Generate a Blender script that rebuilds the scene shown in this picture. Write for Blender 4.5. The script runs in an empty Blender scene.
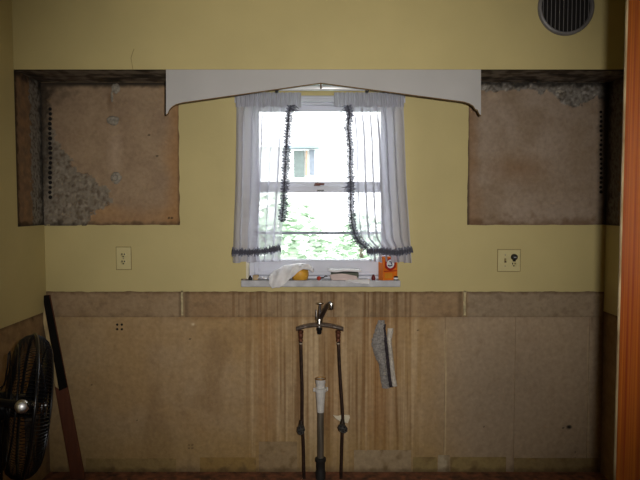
import bpy, math, random
from mathutils import Vector, Matrix, noise
random.seed(7)
scene = bpy.context.scene
COL = scene.collection
PI = math.pi

# ------------------------------------------------------------------ camera
F = 622.0                      # focal length in pixels of the 640x480 frame
PITCH = math.radians(3.13)
CAMZ = 1.47
cam = bpy.data.cameras.new('camera'); cam.sensor_width = 36.0; cam.lens = 36.0 * F / 640.0
cam.clip_start = 0.02
co = bpy.data.objects.new('camera', cam); COL.objects.link(co)
co.location = (0, 0, CAMZ); co.rotation_euler = (PI / 2 - PITCH, 0, 0)
scene.camera = co
scene.view_settings.view_transform = 'Standard'; scene.view_settings.look = 'None'
scene.view_settings.gamma = 1.0; scene.view_settings.use_curve_mapping = False
scene.view_settings.exposure = 0.0

# ------------------------------------------------------------------ sky (bright overcast)
w = bpy.data.worlds.new('world'); scene.world = w; w.use_nodes = True
bg = w.node_tree.nodes['Background']
bg.inputs['Color'].default_value = (0.93, 0.97, 1.0, 1); bg.inputs['Strength'].default_value = 7.0

# ------------------------------------------------------------------ the camera's flash
fl = bpy.data.lights.new('camera_flash', 'SPOT'); fl.energy = 208; fl.shadow_soft_size = 0.018
fl.spot_size = math.radians(72); fl.spot_blend = 1.0; fl.color = (1.0, 0.965, 0.92)
flo = bpy.data.objects.new('camera_flash', fl); COL.objects.link(flo)
flo.location = (0.087, 0.0, CAMZ + 0.05); flo.rotation_euler = (PI / 2 - math.radians(1.2), 0, 0.02)

# ------------------------------------------------------------------ measures
D = 3.37          # back wall
S = 3.07          # front of the soffit
XL, XR = -1.495, 1.55
ZC = 2.50
ZS = 2.131        # underside of the soffit
ct, st = math.cos(PITCH), math.sin(PITCH)
def W(px, py, Y):                     # where a sight line meets the upright plane y = Y
    cx = (px - 320) / F; cy = (240 - py) / F
    k = Y / (ct + cy * st)
    return Vector((cx * k, Y, CAMZ + k * (-st + cy * ct)))
def pix(x, y, z):                     # measuring aid: position of a wall point on the print
    dz = z - CAMZ
    d = y * ct - dz * st; u = y * st + dz * ct
    return 320 + F * x / d, 240 - F * u / d
def zz(py, Y=D): return W(320, py, Y).z
def xx(px, py, Y=D): return W(px, py, Y).x

def lin(c):
    c = c / 255.0
    return c / 12.92 if c <= 0.04045 else ((c + 0.055) / 1.055) ** 2.4
def C(r, g, b, k=2.5): return tuple(min(0.9, lin(v) * k) for v in (r, g, b))
def mixc(a, b, t):
    t = max(0.0, min(1.0, t)); return tuple(a[i] * (1 - t) + b[i] * t for i in range(3))
def sst(a, b, x):
    t = max(0.0, min(1.0, (x - a) / (b - a))) if a != b else float(x > a)
    return t * t * (3 - 2 * t)
def nz(x, y, z=0.0): return noise.noise(Vector((x, y, z)))
def fb(x, y, z=0.0, o=4): return noise.fractal(Vector((x, y, z)), 1.0, 2.0, o)

# ------------------------------------------------------------------ materials
MATS = {}
def nodes_of(name):
    m = bpy.data.materials.new(name); m.use_nodes = True
    nt = m.node_tree; b = nt.nodes['Principled BSDF']
    return m, nt, b
def mat(name, col, rough=0.6, metal=0.0, var=0.12, scale=20.0, bump=0.0, bscale=60.0, spec=0.4, stretch=(1, 1, 1), col2=None, emit=0, coat=0.0):
    if name in MATS: return MATS[name]
    m, nt, b = nodes_of(name); N = nt.nodes; L = nt.links
    tc = N.new('ShaderNodeTexCoord'); mp = N.new('ShaderNodeMapping'); mp.inputs['Scale'].default_value = stretch
    L.new(tc.outputs['Object'], mp.inputs['Vector'])
    n = N.new('ShaderNodeTexNoise'); n.inputs['Scale'].default_value = scale; n.inputs['Detail'].default_value = 5
    L.new(mp.outputs['Vector'], n.inputs['Vector'])
    r = N.new('ShaderNodeValToRGB'); r.color_ramp.elements[0].position = 0.3; r.color_ramp.elements[1].position = 0.72
    c2 = col2 if col2 else tuple(c * (1 - 2 * var) for c in col)
    c1 = col if col2 else tuple(min(0.95, c * (1 + var)) for c in col)
    r.color_ramp.elements[0].color = (*c2, 1); r.color_ramp.elements[1].color = (*c1, 1)
    L.new(n.outputs['Fac'], r.inputs['Fac']); L.new(r.outputs['Color'], b.inputs['Base Color'])
    b.inputs['Roughness'].default_value = rough; b.inputs['Metallic'].default_value = metal
    b.inputs['Specular IOR Level'].default_value = spec; b.inputs['Coat Weight'].default_value = coat
    if bump:
        n2 = N.new('ShaderNodeTexNoise'); n2.inputs['Scale'].default_value = bscale; n2.inputs['Detail'].default_value = 6
        L.new(mp.outputs['Vector'], n2.inputs['Vector'])
        bp = N.new('ShaderNodeBump'); bp.inputs['Strength'].default_value = bump; bp.inputs['Distance'].default_value = 0.01
        L.new(n2.outputs['Fac'], bp.inputs['Height']); L.new(bp.outputs['Normal'], b.inputs['Normal'])
    if emit:
        L.new(r.outputs['Color'], b.inputs['Emission Color']); b.inputs['Emission Strength'].default_value = emit
    MATS[name] = m; return m
def attr_mat(name, rough=0.9, bump=0.25, bscale=90.0):
    m, nt, b = nodes_of(name); N = nt.nodes; L = nt.links
    a = N.new('ShaderNodeAttribute'); a.attribute_name = 'stain'
    tc = N.new('ShaderNodeTexCoord')
    n = N.new('ShaderNodeTexNoise'); n.inputs['Scale'].default_value = 45; n.inputs['Detail'].default_value = 8; n.inputs['Roughness'].default_value = 0.65
    L.new(tc.outputs['Object'], n.inputs['Vector'])
    r = N.new('ShaderNodeValToRGB'); r.color_ramp.elements[0].position = 0.25; r.color_ramp.elements[1].position = 0.75
    r.color_ramp.elements[0].color = (0.78, 0.76, 0.74, 1); r.color_ramp.elements[1].color = (1.1, 1.1, 1.1, 1)
    L.new(n.outputs['Fac'], r.inputs['Fac'])
    mx = N.new('ShaderNodeMix'); mx.data_type = 'RGBA'; mx.blend_type = 'MULTIPLY'; mx.inputs[0].default_value = 1.0
    L.new(a.outputs['Color'], mx.inputs[6]); L.new(r.outputs['Color'], mx.inputs[7]); L.new(mx.outputs[2], b.inputs['Base Color'])
    n2 = N.new('ShaderNodeTexNoise'); n2.inputs['Scale'].default_value = bscale; n2.inputs['Detail'].default_value = 6
    L.new(tc.outputs['Object'], n2.inputs['Vector'])
    bp = N.new('ShaderNodeBump'); bp.inputs['Strength'].default_value = bump; bp.inputs['Distance'].default_value = 0.008
    L.new(n2.outputs['Fac'], bp.inputs['Height']); L.new(bp.outputs['Normal'], b.inputs['Normal'])
    b.inputs['Roughness'].default_value = rough; b.inputs['Specular IOR Level'].default_value = 0.2
    MATS[name] = m; return m

YELLOW = C(131, 120.3, 83)
M_yel = mat('yellow_paint', YELLOW, 0.62, var=0.035, scale=3.0, bump=0.06, bscale=35, spec=0.25)
M_plaster = attr_mat('bare_plaster')
M_white = mat('white_gloss_paint', (0.58, 0.59, 0.66), 0.45, var=0.03, scale=6)
M_val = mat('valance_paint', (0.47, 0.455, 0.44), 0.5, var=0.03, scale=5)
M_valedge = mat('valance_raw_edge', (0.20, 0.12, 0.05), 0.8, var=0.2, scale=30)
M_black = mat('black_plastic', (0.010, 0.010, 0.011), 0.4, var=0.2)
M_blkmetal = mat('black_gloss_enamel', (0.012, 0.012, 0.014), 0.26, var=0.2, spec=0.5)
M_chrome = mat('dull_chrome', (0.55, 0.52, 0.5), 0.22, metal=1.0, var=0.1)
M_brownmetal = mat('tarnished_metal', (0.34, 0.28, 0.24), 0.38, metal=0.8, var=0.2, scale=60)
M_copper = mat('tarnished_copper', (0.055, 0.030, 0.020), 0.5, metal=0.35, var=0.3, scale=50)
M_pvc = mat('white_pvc', (0.66, 0.64, 0.60), 0.45, var=0.08, scale=40)
M_ceil = mat('ceiling_paint', (0.7, 0.68, 0.6), 0.8, var=0.03)

# ------------------------------------------------------------------ mesh builder
class MB:
    def __init__(s): s.v = []; s.f = []; s.mi = []; s.cur = 0; s.col = None
    def add(s, vs, fs):
        o = len(s.v); s.v += [Vector(p) for p in vs]
        for f in fs: s.f.append([o + i for i in f]); s.mi.append(s.cur)
        return s
    def box(s, x0, x1, y0, y1, z0, z1, mtx=None):
        vs = [Vector(p) for p in ((x0,y0,z0),(x1,y0,z0),(x1,y1,z0),(x0,y1,z0),(x0,y0,z1),(x1,y0,z1),(x1,y1,z1),(x0,y1,z1))]
        if mtx: vs = [mtx @ p for p in vs]
        return s.add(vs, [(0,3,2,1),(4,5,6,7),(0,1,5,4),(1,2,6,5),(2,3,7,6),(3,0,4,7)])
    def prism(s, poly, y0, y1):          # poly of (x,z), counter-clockwise seen from -y
        n = len(poly)
        vs = [(p[0], y0, p[1]) for p in poly] + [(p[0], y1, p[1]) for p in poly]
        return s.add(vs, [tuple(range(n)), tuple(range(2 * n - 1, n - 1, -1))] + [(i, i + n, (i + 1) % n + n, (i + 1) % n) for i in range(n)])
    def prism_x(s, poly, x0, x1):        # poly of (y,z)
        n = len(poly)
        vs = [(x0, p[0], p[1]) for p in poly] + [(x1, p[0], p[1]) for p in poly]
        return s.add(vs, [tuple(range(n)), tuple(range(2 * n - 1, n - 1, -1))] + [(i, i + n, (i + 1) % n + n, (i + 1) % n) for i in range(n)])
    def tube(s, pts, r, n=10, closed=False, cap=True, flat=None):
        pts = [Vector(p) for p in pts]; m = len(pts)
        rs = r if isinstance(r, (list, tuple)) else [r] * m
        vs = []; up = None
        for i, p in enumerate(pts):
            a = pts[(i - 1) % m] if (i > 0 or closed) else p
            b = pts[(i + 1) % m] if (i < m - 1 or closed) else p
            t = (b - a).normalized()
            if up is None:
                up = Vector((0, 0, 1)) if abs(t.z) < 0.9 else Vector((1, 0, 0))
            sd = t.cross(up).normalized(); up = sd.cross(t).normalized()
            for k in range(n):
                a_ = 2 * PI * k / n
                vs.append(p + (sd * math.cos(a_) + up * math.sin(a_)) * rs[i])
        fs = []
        for i in range(m if closed else m - 1):
            j = (i + 1) % m
            for k in range(n):
                l = (k + 1) % n
                fs.append((i * n + k, i * n + l, j * n + l, j * n + k))
        if cap and not closed:
            fs.append(tuple(range(n - 1, -1, -1))); fs.append(tuple(range((m - 1) * n, m * n)))
        return s.add(vs, fs)
    def lathe(s, prof, origin=(0, 0, 0), mtx=None, n=24):   # prof of (radius, height along local z)
        mtx = mtx or Matrix.Translation(Vector(origin)); m = len(prof); vs = []
        for r, h in prof:
            for k in range(n):
                a = 2 * PI * k / n; vs.append(mtx @ Vector((r * math.cos(a), r * math.sin(a), h)))
        fs = []
        for i in range(m - 1):
            for k in range(n):
                l = (k + 1) % n; fs.append((i * n + k, i * n + l, (i + 1) * n + l, (i + 1) * n + k))
        fs.append(tuple(range(n - 1, -1, -1))); fs.append(tuple(range((m - 1) * n, m * n)))
        return s.add(vs, fs)
    def grid(s, fn, nu, nv, loop=False):  # fn(u,v) -> point
        vs = [fn(i / nu, j / nv) for j in range(nv + 1) for i in range(nu + 1)]
        fs = [(j * (nu + 1) + i, j * (nu + 1) + i + 1, (j + 1) * (nu + 1) + i + 1, (j + 1) * (nu + 1) + i) for j in range(nv) for i in range(nu)]
        return s.add(vs, fs)
    def build(s, name, mats, parent=None, smooth=False, bevel=0.0, label=None, cols=None):
        me = bpy.data.meshes.new(name)
        if parent is not None: off = Vector(parent.matrix_world_base) if False else BASE[parent.name]
        else:
            xs = [p.x for p in s.v]; ys = [p.y for p in s.v]; zs = [p.z for p in s.v]
            off = Vector(((min(xs) + max(xs)) / 2, (min(ys) + max(ys)) / 2, min(zs)))
        me.from_pydata([tuple(p - off) for p in s.v], [], s.f); me.validate()
        ml = mats if isinstance(mats, (list, tuple)) else [mats]
        for m in ml: me.materials.append(m)
        if len(ml) > 1:
            for p, i in zip(me.polygons, s.mi): p.material_index = i
        if smooth:
            me.polygons.foreach_set('use_smooth', [True] * len(me.polygons))
            try: me.set_sharp_from_angle(angle=math.radians(50))
            except Exception: pass
        if cols is not None:
            a = me.color_attributes.new('stain', 'FLOAT_COLOR', 'POINT')
            flat = []
            for c in cols: flat += [c[0], c[1], c[2], 1.0]
            a.data.foreach_set('color', flat)
        o = bpy.data.objects.new(name, me); COL.objects.link(o)
        if parent is not None: o.parent = parent; BASE[o.name] = BASE[parent.name]
        else: o.location = off; BASE[o.name] = off
        if parent is not None: pass
        if bevel:
            bv = o.modifiers.new('bevel', 'BEVEL'); bv.width = bevel; bv.segments = 2; bv.limit_method = 'ANGLE'
        if label: o['label'] = label
        return o
BASE = {}
def thing(name, label, cat, loc, group=None):
    o = bpy.data.objects.new(name, None); COL.objects.link(o); o.location = loc
    o.empty_display_size = 0.05; BASE[o.name] = Vector(loc)
    return tag(o, label, cat, group)
def tag(o, label, cat, group=None, kind=None):
    o['label'] = label; o['category'] = cat
    if group: o['group'] = group
    if kind: o['kind'] = kind
    return o
def struct(o, label, cat): return tag(o, label, cat, kind='structure')

# ================================================================== THE SHELL
# window opening in the back wall
WX0, WX1 = xx(246, 200), xx(396, 200)
WZ0, WZ1 = zz(281), zz(99)

# back wall core with the window hole
m = MB()
YB = D + 0.004
m.box(XL - .12, WX0, YB, D + .14, 0, ZC); m.box(WX1, XR + .12, YB, D + .14, 0, ZC)
m.box(WX0, WX1, YB, D + .14, 0, WZ0); m.box(WX0, WX1, YB, D + .14, WZ1, ZC)
M_core = mat('plaster_core', C(96, 80, 58), 0.9, var=0.1, scale=8)
wall_back = struct(m.build('wall_back', M_core), 'back kitchen wall, yellow paint around bare stained plaster patches', 'wall')

def jit(a, b, axis, amp, n=40, seed=0.0):   # points from a to b with a torn edge
    out = []
    for i in range(n):
        t = i / n; p = [a[0] + (b[0] - a[0]) * t, a[1] + (b[1] - a[1]) * t]
        p[axis] += (amp * fb(p[0] * 14 + seed, p[1] * 14, seed) if 0 < i else 0)
        out.append(tuple(p))
    return out
zPB = zz(225); zLT = zz(291.5); zST = zz(317.5)
xPL, xPR = xx(179, 150), xx(468, 150)
m = MB(); y0 = D - 0.003; y1 = D + 0.005
# band below the upper patches: torn top edge left and right, torn bottom edge
nL = xx(181, 305); nL2 = xx(184.5, 305); nR = xx(462.5, 305); nR2 = xx(466.5, 305)
def band(xa, xb, za, zb, ja=0, jb=0, seed=0.0):
    lo = jit((xa, za), (xb, za), 1, ja, 60, seed) + [(xb, za)]
    hi = jit((xb, zb), (xa, zb), 1, jb, 60, seed + 5) + [(xa, zb)]
    m.prism(lo + hi, y0, y1)
band(XL, xPL, zLT, zPB, .004, .004, 1.0)
band(xPL, WX0, zLT, zPB, .004, 0, 2.0); band(WX1, xPR, zLT, zPB, .004, 0, 3.0)
band(xPR, XR, zLT, zPB, .004, .003, 4.0); band(WX0, WX1, zLT, WZ0, .004, 0, 6.0)
def column(xa, xb, za, zb, ja, jb, seed):
    r = jit((xb, za), (xb, zb), 0, jb, 50, seed) + [(xb, zb)]
    l = jit((xa, zb), (xa, za), 0, ja, 50, seed + 3) + [(xa, za)]
    m.prism(r + l, y0, y1)
column(xPL, WX0, zPB, ZS, .004, 0, 1.5); column(WX1, xPR, zPB, ZS, 0, .003, 2.5)
m.box(WX0, WX1, y0, y1, WZ1, ZS)
# paint runs between the counter strips
m.build('paint_layer', M_yel, wall_back, label='faded yellow wall paint')
M_run = mat('pale_filler', C(128, 116, 88), .8, var=.2, scale=50, bump=.4, bscale=80)
for xa, xb, sd_ in ((xx(181.2, 305), xx(183.2, 305), 7.0), (xx(463.4, 305), xx(466, 305), 8.0)):
    m = MB(); column(xa, xb, zST + .012, zLT + .004, .003, .003, sd_); m.build('filler_run', M_run, wall_back)

# ---------------------------------------------------------------- stained plaster surfaces
def stained(name, parent, xa, xb, za, zb, y, fn, step=0.006, thick=0.004, label=None, nrm='y', x_at=None):
    nu = max(2, int((xb - xa) / step)); nv = max(2, int((zb - za) / step))
    m = MB(); cols = []
    vs = []
    for j in range(nv + 1):
        for i in range(nu + 1):
            a = xa + (xb - xa) * i / nu; z = za + (zb - za) * j / nv
            if nrm == 'y':
                px, py = pix(a, y, z); c, h = fn(px, py, a, z); vs.append((a, y - h, z))
            else:
                px, py = pix(x_at, a, z); c, h = fn(px, py, a, z); vs.append((x_at + (h if nrm == 'x' else -h), a, z))
            cols.append(c)
    fs = []
    for j in range(nv):
        for i in range(nu):
            q = (j * (nu + 1) + i, j * (nu + 1) + i + 1, (j + 1) * (nu + 1) + i + 1, (j + 1) * (nu + 1) + i)
            fs.append(q if nrm != 'x' else q[::-1])
    m.add(vs, fs)
    # rim that gives the sheet its thickness
    ring = [i for i in range(nu + 1)] + [j * (nu + 1) + nu for j in range(1, nv + 1)] + [nv * (nu + 1) + i for i in range(nu - 1, -1, -1)] + [j * (nu + 1) for j in range(nv - 1, 0, -1)]
    o = len(m.v); k = len(ring)
    dv = {'y': Vector((0, thick, 0)), 'x': Vector((-thick, 0, 0)), '-x': Vector((thick, 0, 0))}[nrm]
    for i in ring: m.v.append(m.v[i] + dv); cols.append(cols[i])
    for t in range(k):
        m.f.append([ring[t], o + t, o + (t + 1) % k, ring[(t + 1) % k]]); m.mi.append(0)
    return m.build(name, M_plaster, parent, smooth=True, label=label, cols=cols)

def inpoly(x, y, P):
    r = False; j = len(P) - 1
    for i in range(len(P)):
        if (P[i][1] > y) != (P[j][1] > y) and x < (P[j][0] - P[i][0]) * (y - P[i][1]) / (P[j][1] - P[i][1]) + P[i][0]: r = not r
        j = i
    return r
TAN = C(101, 85, 68); GREY = C(92, 85, 74); DARK = C(24, 21, 18); ORNG = C(108, 80, 50); PALE = C(132, 116, 98)
PL = [(34, 78), (52, 100), (53, 132), (62, 150), (70, 158), (78, 172), (90, 174), (98, 184), (110, 190), (111, 203), (97, 208), (93, 214), (88, 230), (34, 230)]
def up_left(px, py, x, z):
    n1 = fb(x * 6, z * 6, 3); n2 = fb(x * 22, z * 22, 9); n3 = fb(x * 60, z * 60, 4, 5)
    c = mixc(TAN, C(109, 93, 74), 0.5 + n1); c = mixc(c, C(92, 76, 60), sst(.1, .6, n2) * .25)
    c = mixc(c, ORNG, sst(158, 180, px + 6 * n1) * .75)
    c = mixc(c, ORNG, sst(196, 222, py + 8 * n1) * sst(80, 96, px) * .55)
    c = mixc(c, C(118, 92, 62), max(0, 1 - math.hypot((px - 108) / 30, (py - 211) / 8)) * .6)
    c = mixc(c, PALE, max(0, 1 - math.hypot((px - 115) / 10, (py - 152) / 34)) * .55)
    c = mixc(c, C(78, 60, 44), max(0, 1 - math.hypot((px - 110) / 4, (py - 100) / 16)) * .8)
    h = 0.001 * n2
    if inpoly(px + 5 * n2, py + 5 * fb(x * 25, z * 25, 21), PL):
        c = mixc(GREY, C(72, 63, 53), sst(-.2, .7, n3 + .8 * n2)); c = mixc(c, C(108, 101, 90), sst(.15, .6, fb(x * 35, z * 35, 30)) * .7)
        h = 0.006 + 0.006 * n2 + 0.006 * n3
        c = mixc(c, C(80, 64, 46), sst(150, 100, py) * .7)
    # soot along the top and beside the corner
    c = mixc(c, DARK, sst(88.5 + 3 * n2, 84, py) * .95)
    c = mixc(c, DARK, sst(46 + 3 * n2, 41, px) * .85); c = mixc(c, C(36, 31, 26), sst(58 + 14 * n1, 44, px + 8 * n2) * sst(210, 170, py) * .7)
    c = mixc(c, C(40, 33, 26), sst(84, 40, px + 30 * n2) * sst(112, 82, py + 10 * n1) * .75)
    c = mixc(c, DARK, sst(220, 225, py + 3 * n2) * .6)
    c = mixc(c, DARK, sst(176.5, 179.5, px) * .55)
    for (a, b) in ((157, 156), (149, 135), (169, 218), (172, 218)):
        c = mixc(c, DARK, 1 - sst(.7, 1.8, math.hypot(px - a, (py - b) * 1.6)))
    return c, h
sp = stained('plaster_patch', wall_back, XL, xPL + .004, zPB - .004, ZS, D, up_left, 0.005, label='torn tan plaster with crumbled grey adhesive')
PR = [(478, 70), (612, 70), (612, 104), (603, 101), (597, 96), (590, 98), (586, 104), (574, 108), (563, 104), (556, 98), (551, 93), (532, 90), (512, 90), (478, 91)]
def up_right(px, py, x, z):
    n1 = fb(x * 6, z * 6, 53); n2 = fb(x * 22, z * 22, 59); n3 = fb(x * 60, z * 60, 54, 5)
    c = mixc(C(98, 85, 71), C(107, 95, 83), .5 + n1); c = mixc(c, C(86, 70, 54), sst(.1, .55, n2) * .2)
    c = mixc(c, C(92, 70, 48), sst(484, 470, px + 5 * n1) * .7)
    c = mixc(c, C(88, 66, 44), max(0, 1 - math.hypot((px - 518) / 40, (py - 168) / 20)) * .7)
    c = mixc(c, C(122, 108, 92), max(0, 1 - math.hypot((px - 494) / 9, (py - 96) / 6)) * .6)
    c = mixc(c, C(70, 52, 36), sst(214, 226, py + 6 * n2) * .7)
    h = 0.001 * n2
    if inpoly(px + 5 * n2, py + 4 * fb(x * 25, z * 25, 71), PR):
        c = mixc(C(86, 82, 76), C(62, 57, 51), sst(-.2, .5, n3 + .5 * n2)); c = mixc(c, C(108, 104, 98), sst(.15, .6, fb(x * 35, z * 35, 80)))
        h = 0.005 + 0.005 * n2 + 0.005 * n3
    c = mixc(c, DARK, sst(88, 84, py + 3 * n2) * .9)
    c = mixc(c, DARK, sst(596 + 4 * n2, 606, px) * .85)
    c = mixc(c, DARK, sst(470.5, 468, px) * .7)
    return c, h
stained('plaster_patch', wall_back, xPR - .004, XR, zPB - .004, ZS, D, up_right, 0.005, label='torn brown plaster with grey crumbs along its top')

# lower wall: panels between the upright joints
LTAN = C(107, 88, 61); LDK = C(93, 75, 52); LGR = C(108, 92, 70)
def streak(px, py):
    a = fb(px * .16, py * .004, 11, 4); b = fb(px * .55, py * .006, 17, 3)
    return a * .6 + b * .6
def low(px, py, x, z):
    n1 = fb(x * 3.2, z * 3.2, 5); n2 = fb(x * 20, z * 14, 33)
    c = mixc(LTAN, LGR, .5 + n1); c = mixc(c, LDK, sst(.05, .6, fb(x * 4, z * 2, 40)) * .7)
    k = sst(236, 262, px) * (1 - sst(404, 432, px)); s = streak(px, py)
    c = mixc(c, C(126, 110, 86), k * sst(0, .45, s) * .9); c = mixc(c, C(78, 58, 37), k * sst(.05, .5, -s) * .85)
    c = mixc(c, C(98, 68, 36), k * (.05 + .5 * max(0, 1 - abs(px - 380) / 22) + .45 * max(0, 1 - abs(px - 266) / 14) + .3 * max(0, 1 - abs(px - 335) / 14)))
    c = mixc(c, C(88, 66, 42), sst(322, 316, py + 4 * n2) * sst(150, 200, px) * .55)
    c = mixc(c, C(108, 92, 66), sst(150, 60, px) * .5)
    c = mixc(c, C(108, 90, 54), sst(415, 455, py + 10 * n1) * .4)
    c = mixc(c, C(104, 92, 77), sst(420, 480, px) * .8)
    c = mixc(c, C(86, 76, 64), max(0, 1 - math.hypot((px - 500) / 70, (py - 390) / 70)) * .5)
    c = mixc(c, C(84, 68, 50), sst(.1, .6, n2) * .18)
    c = mixc(c, C(128, 114, 88), (sst(1.3, .5, abs(px - 445 - 1.2 * n1)) * .55 + sst(1.2, .4, abs(px - 588)) * .3) * sst(325, 335, py))
    c = mixc(c, C(58, 44, 28), sst(2.2, .4, abs(px - 592)) * .5 * sst(335, 320, py))
    for (a, b, r) in ((569, 427, 3.2), (563, 428, 1.2), (575, 459, 2.0), (484, 427, 1.0), (190, 339, .9), (92, 385, .9), (137, 420, .8), (418, 330, 1.0), (575, 452, 1.0)):
        c = mixc(c, C(30, 26, 22), 1 - sst(r * .5, r * 1.1, math.hypot(px - a, (py - b) * 1.3)))
    for (a, b, s_) in ((189, 445, 3.2),):
        for dx in (0, s_):
            for dy in (0, s_): c = mixc(c, C(50, 40, 28), .7 * (1 - sst(.6, 1.4, math.hypot(px - a - dx, py - b - dy))))
    c = mixc(c, C(140, 128, 106), .7 * (1 - sst(.6, 1.9, math.hypot((px - 193) * .8, py - 325 + n2 * 3))))
    c = mixc(c, C(64, 50, 34), sst(606, 600, 1206 - px) * .0 + sst(596, 604, px) * .6)
    c = mixc(c, C(52, 42, 32), sst(464, 472, py + 3 * n2) * .5)
    return tuple(min(.9, q * 1.2) for q in c), 0.0012 * n2
jx = [XL, xx(444.6, 390), xx(514.5, 390), xx(588, 390), XR]
for i in range(4):
    stained('plaster_panel', wall_back, jx[i] + (.0012 if i else 0), jx[i + 1] - (.0012 if i < 3 else 0), 0, zST + .002, D, low, 0.006)
def strip(px, py, x, z):
    n1 = fb(x * 5, z * 5, 15); n2 = fb(x * 22, z * 22, 37)
    c = mixc(C(104, 89, 69), C(94, 78, 58), .5 + n1)
    k = sst(205, 250, px) * (1 - sst(404, 436, px)); s = streak(px, py)
    c = mixc(c, C(116, 98, 74), k * sst(0, .5, s) * .7); c = mixc(c, C(72, 52, 32), k * sst(0, .5, -s) * .8)
    c = mixc(c, C(92, 70, 46), sst(180, 196, px) * sst(300, 200, px) * .4 + sst(380, 455, px) * sst(464, 462, px) * .35)
    c = mixc(c, C(96, 88, 76), sst(466, 470, px) * .5)
    c = mixc(c, C(60, 44, 28), sst(295.5, 291, py + 2 * n2) * .75)
    c = mixc(c, C(70, 56, 38), sst(314.5, 318, py + 1.5 * n2) * .45)
    c = mixc(c, C(52, 40, 28), (sst(54, 46, px) + sst(2.5, 0, abs(px - 180)) + sst(5, 0, abs(px - 186)) + sst(4, 0, abs(px - 460)) + sst(600, 606, px)) * .55)
    c = mixc(c, C(70, 56, 42), sst(.15, .6, n2) * .3)
    return tuple(min(.9, q * 1.14) for q in c), 0.0012 * n2
for a, b in ((44, 180.6), (184.8, 462), (467, 606)):
    stained('backsplash_strip', wall_back, max(XL, xx(a, 305)), min(XR, xx(b, 305)), zST + .003, zLT + .006, D - .0016, strip, 0.005, .006)
# left-over pieces along the bottom of the wall
def basefn(tone):
    def f(px, py, x, z):
        n2 = fb(x * 16, z * 16, 77); c = mixc(tone, C(86, 70, 46), sst(.0, .6, n2) * .6)
        return mixc(c, C(60, 46, 30), sst(466, 471, py + 3 * n2) * .6), .0015 * n2
    return f
for a, b, t, tone in ((86, 176, 458.5, C(106, 90, 58)), (200, 256, 457.5, C(108, 88, 52)), (259, 297, 441.5, C(110, 94, 70)),
                      (354, 411, 450, C(116, 102, 80)), (413, 437, 457, C(104, 90, 58)), (438, 449.5, 455, C(124, 114, 94)), (450.5, 506, 457, C(104, 90, 58)), (514, 598, 458, C(98, 84, 56))):
    stained('base_strip', wall_back, xx(a, 460), xx(b, 460), 0, zz(t), D - .003, basefn(tone), 0.006, .006)
# rows of holes of the old fixing strips, the four-hole marks and adhesive lumps
M_hole = mat('hole_black', (0.012, 0.010, 0.009), 0.95)
def plug(px, py, r, Y, name='nail_hole', mt=None, parent=wall_back):
    p = W(px, py, Y); mm = MB()
    mm.lathe([(r, 0), (r * .9, .002), (0.0004, .0022)], mtx=Matrix.Translation(p) @ Matrix.Rotation(PI / 2, 4, 'X'), n=8)
    mm.build(name, mt or M_hole, parent)
py = 109.0
while py < 198:
    plug(50.2 + random.uniform(-.4, .4), py, 0.011 * random.uniform(.85, 1.15), D - .013, 'nail_hole'); py += 4.9
py = 112.0
while py < 196:
    plug(601.0 + random.uniform(-.3, .3), py, 0.009 * random.uniform(.7, 1.1), D - .004); py += 4.7
for a in (117.2, 121.8):
    for b in (324.6, 329.2): plug(a, b, .0068, D - .002)
M_lump = mat('grey_adhesive', C(104, 98, 88), 0.95, var=0.2, scale=60, bump=.6, bscale=90)
def lump(px, py, rx, rz, dep, ring=False, seed=0):
    p = W(px, py, D); mm = MB()
    def f(u, v):
        a = 2 * PI * u; r = v
        k = 1 + .22 * nz(math.cos(a) * 1.6 + seed, math.sin(a) * 1.6, seed)
        h = dep * math.sqrt(max(0, 1 - r * r)) * (1 + .3 * nz(r * 3 * math.cos(a), r * 3 * math.sin(a), seed + 2))
        if ring and r < .45: h *= .35
        return Vector((p.x + rx * k * r * math.cos(a), D + .001 - h, p.z + rz * k * r * math.sin(a)))
    mm.grid(f, 24, 8); mm.build('adhesive_lump', M_lump, wall_back, smooth=True)
lump(113, 120.5, .036, .026, .016, False, 3); lump(115.5, 88.5, .024, .028, .014, False, 8); lump(116, 178, .031, .031, .014, True, 5)
lump(112, 97, .008, .03, .006, False, 13); lump(560, 92, .03, .016, .010, False, 23)

# ---------------------------------------------------------------- side walls
m = MB(); m.box(XL - .12, XL - .004, 1.44, D + .14, 0, ZC)
wall_left = struct(m.build('wall_left', M_core), 'yellow left kitchen wall with bare plaster below counter height', 'wall')
m = MB(); zSide = zz(311)
m.box(XL - .006, XL + .003, 1.44, D, zSide, zPB); m.box(XL - .006, XL + .003, 1.44, S, zPB, ZC)
m.build('paint_layer', M_yel, wall_left)
def side_up(px, py, y, z):
    n2 = fb(y * 22, z * 22, 109); n3 = fb(y * 60, z * 60, 104, 5)
    c = mixc(C(98, 76, 54), C(82, 66, 50), .5 + n2)
    if y > 3.23 + .03 * n2: c = mixc(C(92, 88, 80), C(60, 54, 46), sst(-.2, .5, n3))
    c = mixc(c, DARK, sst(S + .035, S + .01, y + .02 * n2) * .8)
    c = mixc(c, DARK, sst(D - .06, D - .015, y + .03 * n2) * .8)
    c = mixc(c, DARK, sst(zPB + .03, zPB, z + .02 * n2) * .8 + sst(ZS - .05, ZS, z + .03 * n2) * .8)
    return c, .003 + .003 * n3 * (y > 3.23)
stained('plaster_patch', wall_left, S, D, zPB, ZS, 0, side_up, .006, nrm='x', x_at=XL, label='torn brown and grey plaster')
def side_low(px, py, y, z):
    n2 = fb(y * 16, z * 16, 119); c = mixc(LTAN, LDK, .5 + n2)
    c = mixc(c, C(46, 36, 26), sst(zSide - .02, zSide + .0, z + .02 * n2) * .7)
    return mixc(c, C(60, 52, 46), sst(D - .1, D, y) * .5), .001 * n2
stained('plaster_panel', wall_left, 1.44, D, 0, zSide + .002, 0, side_low, .02, nrm='x', x_at=XL)

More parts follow.
